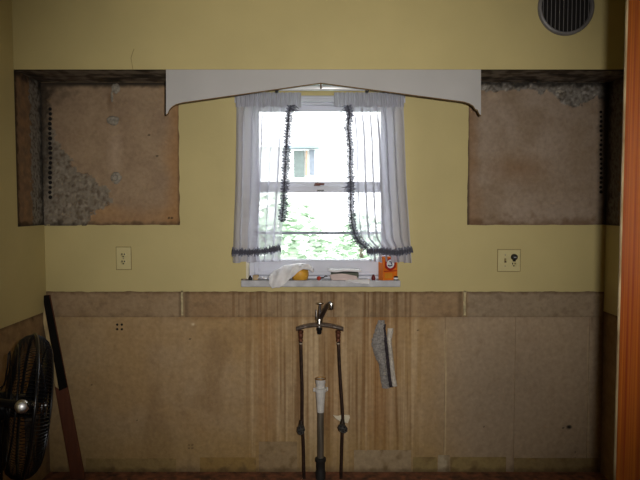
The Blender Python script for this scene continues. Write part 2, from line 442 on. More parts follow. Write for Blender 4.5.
m = MB(); m.box(XR + .004, XR + .12, 1.44, D + .14, 0, ZC)
wall_right = struct(m.build('wall_right', M_core), 'narrow yellow right kitchen wall beside the orange door jamb', 'wall')
m = MB(); m.box(XR - .003, XR + .006, 1.44, D, zSide, zPB); m.box(XR - .003, XR + .006, 1.44, S, zPB, ZC)
m.build('paint_layer', M_yel, wall_right)
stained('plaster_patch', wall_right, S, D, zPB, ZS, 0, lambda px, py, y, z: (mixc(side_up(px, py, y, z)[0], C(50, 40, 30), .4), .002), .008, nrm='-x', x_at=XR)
stained('plaster_panel', wall_right, 1.44, D, 0, zSide + .002, 0, side_low, .02, nrm='-x', x_at=XR)

# ---------------------------------------------------------------- soffit, ceiling, floor
m = MB(); m.box(XL, XR, S, D, ZS + .003, ZC)
soffit = struct(m.build('ceiling_soffit', M_yel), 'yellow boxed soffit running along the top of the back wall', 'soffit')
def under(u, v):
    x = XL + .001 + (XR - XL - .002) * u; y = S + .001 + (D - S - .001) * v
    n = fb(x * 14, y * 14, 5); return Vector((x, y, ZS + .002 - .003 * abs(n) * sst(S, S + .03, y)))
m = MB(); m.grid(under, 300, 40)
cols = []
for p in m.v:
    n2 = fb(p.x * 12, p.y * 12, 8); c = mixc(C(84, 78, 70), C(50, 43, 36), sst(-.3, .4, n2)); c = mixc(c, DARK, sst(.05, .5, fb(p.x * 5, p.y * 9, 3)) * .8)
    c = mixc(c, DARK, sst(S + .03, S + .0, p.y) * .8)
    cols.append(c)
m.build('plaster_underside', M_plaster, soffit, smooth=True, cols=cols, label='bare sooty plaster underside')
crk = MB(); cp = [(133, 70), (132, 64), (131, 58), (132.5, 53), (134, 49)]
crk.tube([W(a, b, S - .0003) for a, b in cp], .0012, 6); crk.build('paint_crack', mat('crack_brown', C(92, 80, 44), .9), soffit)

m = MB(); m.box(-2.2, 2.2, -1.8, D + .14, ZC, ZC + .1)
struct(m.build('ceiling', M_ceil), 'off-white kitchen ceiling above the soffit', 'ceiling')
M_floor = mat('worn_red_brown_floor', C(104, 66, 46), 0.85, scale=24, col2=C(52, 36, 27), bump=.3, bscale=40)
m = MB(); m.box(-2.2, 2.2, -1.8, D + .14, -.1, 0)
struct(m.build('floor', M_floor), 'worn reddish brown kitchen floor', 'floor')
# room behind the camera
M_room = mat('room_paint', C(118, 108, 72), .8, var=.03)
m = MB(); m.box(-2.3, -2.2, -1.8, 1.44, 0, ZC); struct(m.build('wall_near_left', M_room), 'wall of the adjoining room left of the viewer', 'wall')
m = MB(); m.box(2.2, 2.3, -1.8, 1.44, 0, ZC); struct(m.build('wall_near_right', M_room), 'wall of the adjoining room right of the viewer', 'wall')
m = MB(); m.box(-2.3, 2.3, -1.9, -1.8, 0, ZC); struct(m.build('wall_behind', M_room), 'wall of the adjoining room behind the viewer', 'wall')
# partition with the doorway the picture is taken through
JX = xx(621.0, 240, 1.44)
m = MB(); m.box(-2.2, -1.0, 1.30, 1.44, 0, ZC); m.box(JX + .03, 2.2, 1.30, 1.44, 0, ZC); m.box(-1.0, JX + .03, 1.30, 1.44, 2.1, ZC)
struct(m.build('wall_partition', M_room), 'partition wall with the doorway beside the orange wooden jamb', 'wall')
M_jamb = mat('orange_varnished_wood', C(176, 98, 18, 1.25), 0.55, scale=5, stretch=(22, 22, .3), col2=C(130, 46, 6, 1.2), bump=.06, bscale=14, spec=.12)
jb = thing('trim_1', 'orange varnished wooden door jamb at the right edge', 'door jamb', (JX + .015, 1.37, 0)); jb['kind'] = 'structure'
m = MB(); m.box(JX, JX + .03, 1.285, 1.436, 0, 2.1); m.build('jamb_board', M_jamb, jb, bevel=.002)
m = MB()
for (z0, z1) in ((0, 2.1),):
    m.box(JX - .0026, JX + .02, 1.4365, 1.442, z0, z1)
m.build('paint_edge', mat('cream_paint_edge', C(150, 134, 100, 1.3), .6, var=.25, scale=9, col2=C(96, 72, 40, 1.0)), jb, label='chipped cream paint edge')
m = MB(); m.box(JX - .004, JX, 1.30, 1.312, 0, 2.1); m.build('door_stop', M_jamb, jb, bevel=.001)

# ================================================================== WINDOW
win = thing('window_1', 'white double-hung window above the sill, overexposed by daylight', 'window', (0, D + .07, WZ0)); win['kind'] = 'structure'
YW = D + .075
fx0, fx1 = WX0, WX1
m = MB()   # lining boards of the opening
m.box(WX0 - .002, WX0 + .012, D - .006, D + .15, WZ0, WZ1); m.box(WX1 - .012, WX1 + .002, D - .006, D + .15, WZ0, WZ1)
m.build('side_lining', mat('cream_lining', (0.72, 0.66, 0.5), .6, var=.04), win, label='cream lining boards', bevel=.001)
m = MB(); m.box(WX0, WX1, D - .006, D + .15, WZ1 - .012, WZ1 + .002); m.build('head_lining', M_white, win, bevel=.001)
gx0, gx1 = W(259, 200, YW).x, W(381, 200, YW).x
zt = W(320, 111, YW).z; zm0 = W(320, 192.5, YW).z; zm1 = W(320, 181.5, YW).z; zb = W(320, 259, YW).z; zlo = W(320, 275, YW).z
m = MB()
m.box(WX0 + .012, gx0 - .025, D + .04, D + .14, WZ0, WZ1 - .012); m.box(gx1 + .025, WX1 - .012, D + .04, D + .14, WZ0, WZ1 - .012)
m.box(gx0 - .025, gx1 + .025, D + .04, D + .14, zt + .03, WZ1 - .012)
m.box(gx0 - .025, gx1 + .025, D + .045, D + .14, WZ0, zlo)
m.build('frame', M_white, win, bevel=.002)
def sash(name, y0, y1, z0, z1, rb, rt):
    m = MB(); m.box(gx0 - .026, gx0, y0, y1, z0, z1); m.box(gx1, gx1 + .026, y0, y1, z0, z1)
    m.box(gx0, gx1, y0, y1, z0, z0 + rb); m.box(gx0, gx1, y0, y1, z1 - rt, z1)
    return m.build(name, M_white, win, bevel=.003)
lower_s = sash('sash', D + .055, D + .085, zlo, zm0 + .036, zb - zlo, .036)
upper_s = sash('sash', D + .09, D + .118, zm1 - .034, zt + .032, .034, .032)
mg, nt, b = nodes_of('window_glass'); N = nt.nodes; Lk = nt.links
tr = N.new('ShaderNodeBsdfTransparent'); gl = N.new('ShaderNodeBsdfGlossy'); gl.inputs['Roughness'].default_value = .02
mx = N.new('ShaderNodeMixShader'); fr = N.new('ShaderNodeFresnel'); fr.inputs['IOR'].default_value = 1.3
Lk.new(fr.outputs[0], mx.inputs[0]); Lk.new(tr.outputs[0], mx.inputs[1]); Lk.new(gl.outputs[0], mx.inputs[2]); Lk.new(mx.outputs[0], N['Material Output'].inputs['Surface'])
m = MB(); m.box(gx0 - .003, gx1 + .003, D + .068, D + .071, zb - .003, zm0 + .003); m.build('pane', mg, lower_s)
m = MB(); m.box(gx0 - .003, gx1 + .003, D + .102, D + .105, zm1 - .003, zt + .003); m.build('pane', mg, upper_s)
p = W(320, 233, D + .125); m = MB(); m.box(gx0 - .02, gx1 + .02, D + .121, D + .133, p.z - .008, p.z + .008); m.build('storm_rail', mat('aluminium', (.16, .17, .2), .6), win, label='grey metal storm sash rail')
p = W(318, 186.5, D + .06); m = MB(); m.box(p.x - .022, p.x + .012, D + .046, D + .075, zm0 + .036, zm0 + .044)
m.tube([(p.x - .016, D + .05, zm0 + .047), (p.x + .035, D + .045, zm0 + .045)], .006, 8)
m.build('sash_latch', mat('brown_latch', C(90, 50, 40, 1.6), .5), win, bevel=.001)
p = W(320.5, 194, D + .054); m = MB(); m.box(p.x - .019, p.x + .019, D + .05, D + .056, zm0 + .006, zm0 + .014); m.build('sash_lift', M_black, win)
m = MB(); m.box(WX0 + .012, WX1 - .012, D + .030, D + .046, szt_ := W(320, 280.5, D - .058).z, szt_ + .014); m.build('stop_bead', M_white, win, bevel=.002)
m = MB(); m.box(gx0 - .02, gx1 + .02, D + .046, D + .0552, zb - .012, zb - .004); m.box(gx0 - .02, gx1 + .02, D + .046, D + .0552, zlo + .006, zlo + .020); m.build('rail_moulding', M_white, lower_s, bevel=.002)
# stool
SY = D - .058
szt = W(320, 280.5, SY).z; szb = W(320, 287, SY).z
M_sill = mat('grey_white_sill', (.50, .50, .52), .5, var=.12, scale=18)
m = MB(); m.box(xx(241, 283, SY), xx(400.5, 283, SY), SY, D - .003, szb, szt); m.box(WX0 + .012, WX1 - .012, D - .003, D + .056, szb, szt)
m.build('window_sill', M_sill, win, bevel=.003)

# ================================================================== VALANCE AND STRIP LIGHT
def vp(a, b): p = W(a, b, S - .012); return (p.x, p.z)
top = [vp(481, 69.6), vp(166, 69.6)]
left = [(166, 114.5), (167.5, 113.5), (169.5, 109), (172.5, 106), (176.5, 103.8), (183, 102.2)]
right = [(464, 101.5), (469.5, 103.3), (473.5, 105.8), (475.5, 109), (477.5, 109.6), (479.5, 114), (481, 115.2)]
pts = [vp(*q) for q in left] + [vp(183 + (321 - 183) * t, 102.2 + (82.6 - 102.2) * t) for t in (.25, .5, .75, 1)] + [vp(321 + (464 - 321) * t, 82.6 + (101.5 - 82.6) * t) for t in (.25, .5, .75)] + [vp(*q) for q in right]
n = len(pts)
vob = thing('window_valance', 'white wooden valance board with arched lower edge above window', 'valance', (0, S - .012, pts[0][1]))
m = MB(); m.prism(pts + [(top[0][0], top[0][1]), (top[1][0], top[1][1])], S - .012, S + .004); m.build('board', M_val, vob)
m = MB()
for i in range(n - 1):
    a, b2 = pts[i], pts[i + 1]
    m.add([(a[0], S - .0123, a[1]), (b2[0], S - .0123, b2[1]), (b2[0], S + .0045, b2[1]), (a[0], S + .0045, a[1]),
           (a[0], S - .0123, a[1] - .0036), (b2[0], S - .0123, b2[1] - .0036), (b2[0], S + .0045, b2[1] - .0036), (a[0], S + .0045, a[1] - .0036)],
          [(0, 1, 2, 3), (7, 6, 5, 4), (0, 4, 5, 1), (3, 2, 6, 7), (0, 3, 7, 4), (1, 5, 6, 2)])
m.build('raw_edge', M_valedge, vob, label='dark raw wood lower edge')
# strip light behind the valance
LY = 3.17
lt = thing('strip_light', 'white fluorescent tube fixture tucked behind the valance', 'light fixture', (0, LY, ZS - .06))
a = W(279, 88.2, LY); b2 = W(365, 88.2, LY)
m = MB(); m.box(a.x, b2.x, LY - .03, LY + .045, a.z + .02, ZS - .001); m.build('housing', M_white, lt, bevel=.003)
m = MB(); m.tube([(a.x, LY, a.z), (b2.x, LY, b2.z)], .0125, 16); m.build('tube', mat('milky_tube', (.85, .85, .86), .12, var=.02, spec=.6), lt, smooth=True)
for q in (277, 367.2):
    p = W(q, 90.2, LY); m = MB(); m.box(p.x - .008, p.x + .008, LY - .016, LY + .016, p.z - .012, ZS - .001); m.build('lamp_holder', M_black, lt, bevel=.004)
p = W(321, 86, S + .03); m = MB(); m.tube([(p.x, S + .03, p.z + .03), (p.x, S + .03, p.z - .013)], .0035, 8); m.build('pull_switch', M_valedge, lt)

# ================================================================== CURTAINS
CY = D - .062
CY0 = CY; CY = CY + .022
rod = thing('curtain_rod', 'white flat curtain rod holding the two sheer panels', 'curtain rod', (W(320, 97, CY).x, CY, W(320, 97, CY).z))
ra, rb_ = W(236, 97, CY), W(404, 97, CY)
m = MB(); m.tube([(ra.x, D - .004, ra.z), (ra.x, CY + .01, ra.z), (ra.x + .01, CY, ra.z), (rb_.x - .01, CY, ra.z), (rb_.x, CY + .01, ra.z), (rb_.x, D - .004, ra.z)], .0075, 10); m.build('bar', M_white, rod, smooth=True)
for q in (ra, rb_):
    m = MB(); m.box(q.x - .012, q.x + .012, D - .008, D - .003, q.z - .025, q.z + .025); m.build('bracket', M_white, rod, bevel=.002)
CY = CY0
def sheer(name, col, transp, transl):
    mm, nt, b = nodes_of(name); N = nt.nodes; Lk = nt.links
    d = N.new('ShaderNodeBsdfDiffuse'); d.inputs['Color'].default_value = (*col, 1)
    t = N.new('ShaderNodeBsdfTranslucent'); t.inputs['Color'].default_value = (*col, 1)
    x = N.new('ShaderNodeBsdfTransparent')
    tc = N.new('ShaderNodeTexCoord'); nn = N.new('ShaderNodeTexNoise'); nn.inputs['Scale'].default_value = 9; mp = N.new('ShaderNodeMapping'); mp.inputs['Scale'].default_value = (2.5, 2.5, .25)
    Lk.new(tc.outputs['Object'], mp.inputs[0]); Lk.new(mp.outputs[0], nn.inputs['Vector'])
    mr = N.new('ShaderNodeMapRange'); mr.inputs[3].default_value = transp * .5; mr.inputs[4].default_value = transp * 1.5
    Lk.new(nn.outputs['Fac'], mr.inputs[0])
    m1 = N.new('ShaderNodeMixShader'); m1.inputs[0].default_value = transl
    Lk.new(d.outputs[0], m1.inputs[1]); Lk.new(t.outputs[0], m1.inputs[2])
    m2 = N.new('ShaderNodeMixShader'); Lk.new(mr.outputs[0], m2.inputs[0]); Lk.new(m1.outputs[0], m2.inputs[1]); Lk.new(x.outputs[0], m2.inputs[2])
    Lk.new(m2.outputs[0], N['Material Output'].inputs['Surface'])
    return mm
M_sheer = sheer('sheer_white', (.64, .64, .72), .30, .26)
M_head = sheer('gathered_white', (.48, .48, .54), .05, .18)
M_lace = sheer('dark_lace', (.12, .12, .15), .05, .1)
M_lace2 = sheer('grey_lace', (.26, .265, .33), .10, .16)
def interp(pts, t):
    for (a, va), (b, vb) in zip(pts, pts[1:]):
        if t <= b: return va + (vb - va) * (t - a) / (b - a)
    return pts[-1][1]
def curtain(label, outer, inner, bottom, folds, seed, hem, side_trim, trim_pts, fr_dir):
    # outer/inner: px against py ; u=0 outer, u=1 inner
    basep = W(outer[-1][1], 262, CY)
    t = thing('sheer_curtain', label, 'curtain', (basep.x, CY, basep.z), 'sheer curtain panels at the window')
    def yoff(u, v):
        k = .35 + .65 * sst(0, .25, v)
        ph = 2 * PI * (folds * u + .35 * math.sin(3.1 * u + seed) + .06 * math.sin(2.4 * v + 5 * u + seed))
        return k * (.017 * math.sin(ph) + .006 * math.sin(1.7 * ph + seed) ) + .006 * nz(u * 5, v * 1.2, seed)
    def pt(u, v, top=101.0, dy=0.0):
        bot = bottom(u); py = top + (bot - top) * v
        px = interp(outer, py) * (1 - u) + interp(inner, py) * u
        p = W(px, py, CY); p.y = CY + yoff(u, v) + dy
        ph = 2 * PI * (folds * u + .35 * math.sin(3.1 * u + seed) + .06 * math.sin(2.4 * v + 5 * u + seed))
        p.x += .0125 * math.cos(ph) * sst(0, .12, v) * sst(0, .1, u) * sst(1, .9, u) * (1 + .4 * nz(u * 7, v * .8, seed + 9)); return p
    m = MB(); m.grid(lambda u, v: pt(u, v), 150, 46); m.build('sheer_cloth', M_sheer, t, smooth=True)
    hi = interp(inner, 100) + fr_dir * 11
    def head(u, v):
        py = 92.6 + 14.5 * v + .5 * nz(u * 30, 0, seed)
        px = interp(outer, 100) * (1 - u) + hi * u
        p = W(px, py, CY); bulge = .010 * math.sin(PI * min(1, v * 1.0))
        p.y = CY - .004 - bulge * 0.6 + .005 * math.sin(2 * PI * u * folds * 2.3 + seed + v) + .003 * nz(u * 26, v * 4, seed); return p
    m = MB(); m.grid(head, 150, 8); m.build('gathered_header', M_head, t, smooth=True)
    def ruffle(path, wl, wr, name, mt, dy, freq, amp, seed2):
        P = [W(a, b, CY) for a, b in path]
        # resample
        seg = [0]
        for i in range(1, len(P)): seg.append(seg[-1] + (P[i] - P[i - 1]).length)
        n = int(seg[-1] / .0022); m = MB(); vs = []
        for i in range(n + 1):
            s_ = seg[-1] * i / n; k = 1
            while k < len(seg) - 1 and seg[k] < s_: k += 1
            f = (s_ - seg[k - 1]) / max(1e-6, seg[k] - seg[k - 1]); c = P[k - 1].lerp(P[k], f); d = (P[k] - P[k - 1]).normalized()
            side = Vector((d.z, 0, -d.x))
            wv = .85 + .45 * nz(s_ * 70, seed2, 3) + .2 * math.sin(s_ * freq * 2 * PI)
            for q, ww in enumerate((-wl * wv, -wl * .45, 0, wr * .45, wr * wv)):
                o = c + side * ww; o.y = CY - dy + amp * math.sin(s_ * freq * 2 * PI + q * .9) * (.4 if q == 2 else 1) + .004 * nz(s_ * 60, q, seed2)
                vs.append(o)
        fs = [(i * 5 + q, i * 5 + q + 1, (i + 1) * 5 + q + 1, (i + 1) * 5 + q) for i in range(n) for q in range(4)]
        m.add(vs, fs); return m.build(name, mt, t, smooth=True)
    ruffle(trim_pts, .024, .020, 'side_trim', M_lace2, .016, 62, .010, seed)
    ruffle(trim_pts, .0055, .005, 'trim_cord', M_lace, .030, 75, .006, seed + 2)
    # loose lace threads along the inner edge
    m = MB()
    for i in range(70):
        q = random.random(); k = q * (len(trim_pts) - 1); i0 = min(int(k), len(trim_pts) - 2); f = k - i0
        a = (trim_pts[i0][0] * (1 - f) + trim_pts[i0 + 1][0] * f, trim_pts[i0][1] * (1 - f) + trim_pts[i0 + 1][1] * f)
        L_ = random.uniform(3, 9); e = (a[0] + fr_dir * L_, a[1] + random.uniform(-1.5, 3.5)); md = (a[0] + fr_dir * L_ * .5, a[1] + random.uniform(-2, 1))
        m.tube([W(*a, CY - .02), W(*md, CY - .022), W(*e, CY - .015)], .0014, 5)
    o = m.build('lace_fringe', M_lace, t); o['kind'] = 'stuff'
    ruffle(hem, .022, .022, 'hem_trim', M_lace2, .020, 60, .009, seed + 5)
    ruffle(hem, .013, .012, 'hem_cord', M_lace, .032, 75, .006, seed + 7)
    return t
curtain('white sheer curtain with dark ruffled trim, left panel', [(92, 235), (107, 236.5), (180, 235.5), (262, 232.5)], [(92, 291), (108, 289.5), (160, 286), (225, 282.5), (262, 280.5)],
        lambda u: 262.3 - 1.4 * u + .5 * math.sin(u * 21), 6.5, 1.3,
        [(232.5, 251.4), (240, 251.8), (250, 252), (262, 251.2), (272, 249.6), (281, 247.2)], True,
        [(291, 106), (289.5, 112), (288, 130), (286.5, 150), (285.5, 170), (284.5, 190), (283.5, 208), (282, 222)], 1)
curtain('white sheer curtain with dark ruffled trim, right panel', [(92, 404), (107, 403.5), (180, 406), (262, 411.5)], [(92, 344), (108, 346), (140, 349), (180, 350), (220, 352), (238, 354), (250, 368), (262, 370)],
        lambda u: 262.6 - 1.0 * u + .5 * math.sin(u * 19), 6.5, 4.1,
        [(412, 249), (404, 251), (394, 252.2), (388, 251.4), (378, 250.4), (366, 251.0)], True,
        [(347, 106), (349.5, 114), (347.5, 128), (349.8, 148), (349.5, 168), (350.5, 188), (350.2, 206), (351.5, 222), (354, 234), (359, 242), (366, 248)], -1)

# ================================================================== SILL THINGS
TY = D - .028
def sx(px, Y=TY): return W(px, 280, Y).x
SZ = szt
pxm = TY / F          # metres per pixel there
# yellow tub under the cloth
tb = MB(); c0 = Vector((sx(300), D - .018, SZ))
tb.lathe([(.036, 0), (.042, .004), (.047, .03), (.046, .048), (.04, .056), (.02, .060), (.001, .061)], mtx=Matrix.Translation(c0), n=28)
tag(tb.build('plastic_tub', mat('amber_plastic', C(214, 160, 60, 1.1), .5, var=.12, scale=30), smooth=True), 'upturned amber yellow tub half covered by white cloth', 'tub')
# white cloth
CT = [(270, 275), (274, 271), (280, 267.5), (286, 265.3), (292, 264.2), (298, 263.2), (304, 263.4), (310, 265.2), (314, 269.5)]
CB = [(270, 283), (273, 288.5), (280, 287.5), (286, 283.5), (292, 278.5), (298, 272.5), (304, 269.5), (310, 269), (314, 273)]
def cloth(u, v):
    px = 270 + 44 * u
    r = W(px, interp(CT, px), D - .022); f = W(px - 1.0, interp(CB, px), SY - .014)
    bk = Vector((r.x, D + .034, max(SZ + .004, r.z - .022)))
    if v < .3:
        t_ = v / .3; p = bk.lerp(r, t_); p.z += .008 * math.sin(PI * t_)
    else:
        t_ = (v - .3) / .7; p = r.lerp(f, t_); k = math.sin(PI * t_); p.y -= .020 * k; p.z += .012 * k
    fold = .006 * math.sin(u * 21 + v * 5) * sst(0, .5, v) + .003 * nz(u * 9, v * 5, 2)
    p.y -= fold; p.z += .5 * fold
    if p.y > SY - .006: p.z = max(p.z, SZ + .004)
    return p
m = MB(); m.grid(cloth, 70, 44)
clo = m.build('cloth', mat('white_cotton', (.82, .80, .80), .95, var=.06, scale=30, bump=.15, bscale=120), smooth=True)
sd = clo.modifiers.new('thickness', 'SOLIDIFY'); sd.thickness = .002; sd.offset = 1
tag(clo, 'crumpled white cloth draped over the tub and sill edge', 'cloth')
# small things at the left end
m = MB(); m.box(sx(253), sx(258.5), D - .035, D - .005, SZ, SZ + .026)
tag(m.build('wood_block', mat('beige_block', C(150, 130, 100, 1.6), .8), bevel=.003), 'small beige block at the left end of the sill', 'block')
m = MB(); p = Vector((sx(250.3), D - .03, SZ)); m.lathe([(.009, 0), (.011, .006), (.009, .014), (.005, .017), (.006, .023), (.001, .026)], origin=p, n=14)
tag(m.build('bottle_cap', M_black, smooth=True), 'tiny black cap beside the beige block', 'cap')
m = MB(); p = Vector((sx(245.5), D - .04, SZ)); m.box(p.x - .012, p.x + .012, p.y - .01, p.y + .01, SZ, SZ + .007); m.tube([(p.x - .02, p.y, SZ + .004), (p.x + .018, p.y - .012, SZ + .004)], .004, 8)
tag(m.build('metal_clip', M_brownmetal, bevel=.001), 'small dark metal clip at the far left of sill', 'clip')
m = MB()
def paper(cx, cy, wx, wy, z0, amp, seed, rot=0.0):
    def f(u, v):
        a = (u - .5) * wx; b = (v - .5) * wy; x = cx + a * math.cos(rot) - b * math.sin(rot); y = cy + a * math.sin(rot) + b * math.cos(rot)
        return Vector((x, y, z0 + amp * (1 + nz(u * 3 + seed, v * 3, seed)) * .5 + amp * .5 * math.sin(u * 5 + seed) ** 2))
    return f
m.grid(paper(sx(264), D - .03, .075, .035, SZ + .002, .014, 3.0), 14, 8)
o = m.build('paper_scrap', mat('white_paper', (.86, .85, .86), .9, var=.03), smooth=True); o.modifiers.new('thickness', 'SOLIDIFY').thickness = .0012
tag(o, 'crumpled white paper scrap left of the draped cloth', 'paper')
# red handled thing
m = MB(); p = Vector((sx(319), D - .035, SZ)); m.lathe([(.006, 0), (.011, .006), (.012, .012), (.009, .018), (.002, .021)], origin=p, n=14)
rk = thing('stopper', 'small red knob with dark wire stem in middle of sill', 'stopper', p)
m.build('knob', mat('red_brown_plastic', C(150, 50, 36, 1.5), .5), rk, smooth=True)
m = MB(); m.tube([p + Vector((.008, 0, .012)), p + Vector((.024, .004, .013)), p + Vector((.034, .006, .021)), p + Vector((.046, .006, .020))], .0035, 8); m.build('stem', M_black, rk, smooth=True)
# stack of folded cards and papers
m = MB(); m.box(sx(331), sx(358.5), D - .045, D + .02, SZ + .012, SZ + .040)
st_ = m.build('box_dark', mat('dark_green_box', C(62, 66, 56, 1.8), .7), bevel=.003); st_.name = 'small_box'
for v in st_.data.vertices: v.co.z -= 0.0
tag(st_, 'small dark box between folded papers on the sill', 'box')
m = MB(); m.grid(paper(sx(344.5), D - .014, .176, .085, SZ + .0425, .006, 5.0, .03), 16, 8)
o = m.build('folded_paper', MATS['white_paper'], smooth=True); o.modifiers.new('thickness', 'SOLIDIFY').thickness = .012; o.modifiers['thickness'].offset = 1
tag(o, 'thick folded white paper on top of the small dark box', 'paper')
m = MB(); 
def env(u, v):
    return Vector((sx(329.5) + .145 * u + .01 * v, D - .047 - .014 * v - .004 * math.sin(u * 5), SZ + .002 + (.026 + .008 * math.sin(u * 4)) * (1 - v) + .002 * nz(u * 4, v * 4, 3)))
m.grid(env, 18, 8)
o = m.build('envelope', mat('pinkish_paper', (.72, .58, .55), .9, var=.08, scale=14), smooth=True); o.modifiers.new('thickness', 'SOLIDIFY').thickness = .002
tag(o, 'pinkish envelope leaning against the small dark box', 'envelope')
def pap2(u, v):
    x = sx(345) + .13 * u; y = D - .035 - .045 * v
    z = SZ + .003 + .006 * abs(nz(u * 6, v * 4, 12)) - .022 * sst(.5, 1, v) * (.4 + u * .6) * 1.0
    if y > SY - .002: z = max(z, SZ + .002)
    return Vector((x, y, z))
m = MB(); m.grid(pap2, 20, 12); o = m.build('crumpled_paper', MATS['white_paper'], smooth=True); o.modifiers.new('thickness', 'SOLIDIFY').thickness = .001
tag(o, 'crumpled white paper hanging over the sill edge', 'paper')
m = MB(); p = Vector((sx(373.3), D - .035, SZ)); m.lathe([(.008, 0), (.010, .004), (.010, .018), (.006, .022), (.006, .028), (.001, .03)], origin=p, n=14)
tag(m.build('small_bottle', mat('dark_red_plastic', C(96, 26, 26, 1.3), .4), smooth=True), 'tiny dark red bottle just left of the orange box', 'bottle')
# baking soda box
bx0 = Vector((sx(388), D - .022, SZ))
bs = thing('baking_soda_box', 'orange baking soda carton with round red white and blue emblem', 'carton', bx0)
R = Matrix.Translation(bx0) @ Matrix.Rotation(math.radians(-14), 4, 'Z') if False else Matrix.Translation(bx0) @ Matrix.Rotation(math.radians(24), 4, 'Z')
M_or = mat('orange_carton', C(224, 118, 30, 1.0), .5, var=.05); M_or2 = mat('amber_print', C(216, 140, 40, 1.0), .5, var=.08)
m = MB(); m.box(-.044, .044, -.026, .026, 0, .128, R); m.build('carton', M_or, bs, bevel=.001)
def disc(r0, r1, zc, lay, mt, name, par=bs, a0=0, a1=2 * PI, xc=0.0):
    m = MB(); n = 28; vs = []; y = -.026 - .0004 * lay
    for i in range(n + 1):
        a = a0 + (a1 - a0) * i / n
        for r in (r0, r1): vs.append(R @ Vector((xc + r * math.cos(a), y, zc + r * math.sin(a))))
    m.add(vs, [(2 * i, 2 * i + 1, 2 * i + 3, 2 * i + 2) for i in range(n)]); return m.build(name, mt, par)
M_red = mat('print_red', C(176, 36, 30, 1.0), .5); M_pw = mat('print_white', (.8, .8, .82), .5); M_navy = mat('print_navy', C(26, 36, 84, 1.2), .5)
disc(.0, .034, .086, 1, M_red, 'emblem_ring'); disc(.0, .0235, .088, 2, M_pw, 'emblem_disc'); 
def bar(pts, w_, name):
    m = MB(); vs = []
    for i, (a, b) in enumerate(pts):
        p0 = Vector(pts[max(0, i - 1)]); p1 = Vector(pts[min(len(pts) - 1, i + 1)]); d = (p1 - p0).normalized(); nn = Vector((-d.y, d.x)) * w_ / 2
        for sg in (1, -1): vs.append(R @ Vector((a + sg * nn.x, -.0273, .088 + b + sg * nn.y)))
    m.add(vs, [(2 * i, 2 * i + 1, 2 * i + 3, 2 * i + 2) for i in range(len(pts) - 1)]); return m.build(name, M_navy, bs)
bar([(-.016, -.006), (-.004, -.011), (.010, -.007), (.007, .001), (.002, .008)], .0065, 'emblem_arm'); bar([(-.008, .013), (.001, .011), (.011, .013)], .0055, 'emblem_hammer')
m = MB()
for q in (-.033, .028):
    m.add([R @ Vector(v) for v in ((q, -.0264, .066), (q + .005, -.0264, .066), (q + .005, -.0264, .127), (q, -.0264, .127))], [(0, 1, 2, 3)])
m.add([R @ Vector(v) for v in ((-.040, -.0264, .052), (.040, -.0264, .052), (.040, -.0264, .047), (-.040, -.0264, .047))], [(3, 2, 1, 0)])
m.build('printed_rule', M_red, bs)
m = MB(); m.add([R @ Vector(v) for v in ((-.034, -.0263, .012), (.012, -.0263, .012), (.012, -.0263, .038), (-.034, -.0263, .038))], [(0, 1, 2, 3)]); m.build('printed_panel', M_or2, bs)
m = MB(); p = Vector((sx(396, D - .05), D - .045, SZ)); m.lathe([(.011, 0), (.012, .003), (.012, .018), (.009, .022), (.001, .023)], origin=p, n=16)
cp_ = thing('jar', 'tiny black jar with pale label at right end of sill', 'jar', p); m.build('body', M_black, cp_, smooth=True)
m = MB(); m.lathe([(.0124, .006), (.0124, .015)], origin=p, n=16); m.build('paper_label', MATS['white_paper'], cp_, smooth=True)

# ================================================================== OUTLETS
M_ol = mat('painted_plate', C(136, 127, 91), .45, var=.03, spec=.4)
def outlet_face(parent, cx, cz, Y, mt):
    for s in (-1, 1):
        m = MB(); zc = cz + s * .0195
        m.lathe([(.0165, 0), (.0165, .003), (.0155, .0038), (.0003, .0038)], mtx=Matrix.Translation((cx, Y, zc)) @ Matrix.Rotation(PI / 2, 4, 'X') @ Matrix.Scale(.86, 4, (0, 1, 0)), n=20)
        f = m.build('socket', mt, parent, smooth=True)
        m = MB()
        for dx, hh in ((-.0065, .010), (.0065, .008)): m.box(cx + dx - .0028, cx + dx + .0028, Y - .0046, Y - .001, zc - hh / 2 + .003, zc + hh / 2 + .003)
        m.lathe([(.004, 0), (.004, .0007), (.0002, .0008)], mtx=Matrix.Translation((cx, Y - .0038, zc - .009)) @ Matrix.Rotation(PI / 2, 4, 'X'), n=8)
        m.build('slots', M_hole, f)
def screw(parent, x, z, Y):
    m = MB(); m.lathe([(.0035, 0), (.003, .0015), (.0002, .002)], mtx=Matrix.Translation((x, Y, z)) @ Matrix.Rotation(PI / 2, 4, 'X'), n=10); m.build('screw', M_brownmetal, parent)
YO = D - .003
a = W(116.8, 269.3, YO); b2 = W(130.8, 247.2, YO); cx, cz = (a.x + b2.x) / 2, (a.z + b2.z) / 2
t = thing('wall_outlet', 'single yellow-painted duplex outlet on the wall left of window', 'outlet', (cx, YO, a.z))
m = MB(); m.box(a.x, b2.x, YO - .006, YO, a.z, b2.z); m.build('cover_plate', M_ol, t, bevel=.003)
outlet_face(t, cx, cz, YO - .006, M_ol); screw(t, cx, cz, YO - .006)
m = MB(); m.box(a.x - .003, b2.x + .003, YO - .0015, YO, a.z - .003, b2.z + .003); m.build('gasket', mat('paint_gap', C(92, 80, 50), .9), t, label='dark gap around plate')
a = W(497.6, 271.2, YO); b2 = W(520.2, 249.6, YO); cz = (a.z + b2.z) / 2; wd = b2.x - a.x
t = thing('wall_outlet', 'wide double cover plate with switch and black plug, right of window', 'outlet', ((a.x + b2.x) / 2, YO, a.z))
m = MB(); m.box(a.x, b2.x, YO - .006, YO, a.z, b2.z); m.build('cover_plate', M_ol, t, bevel=.003)
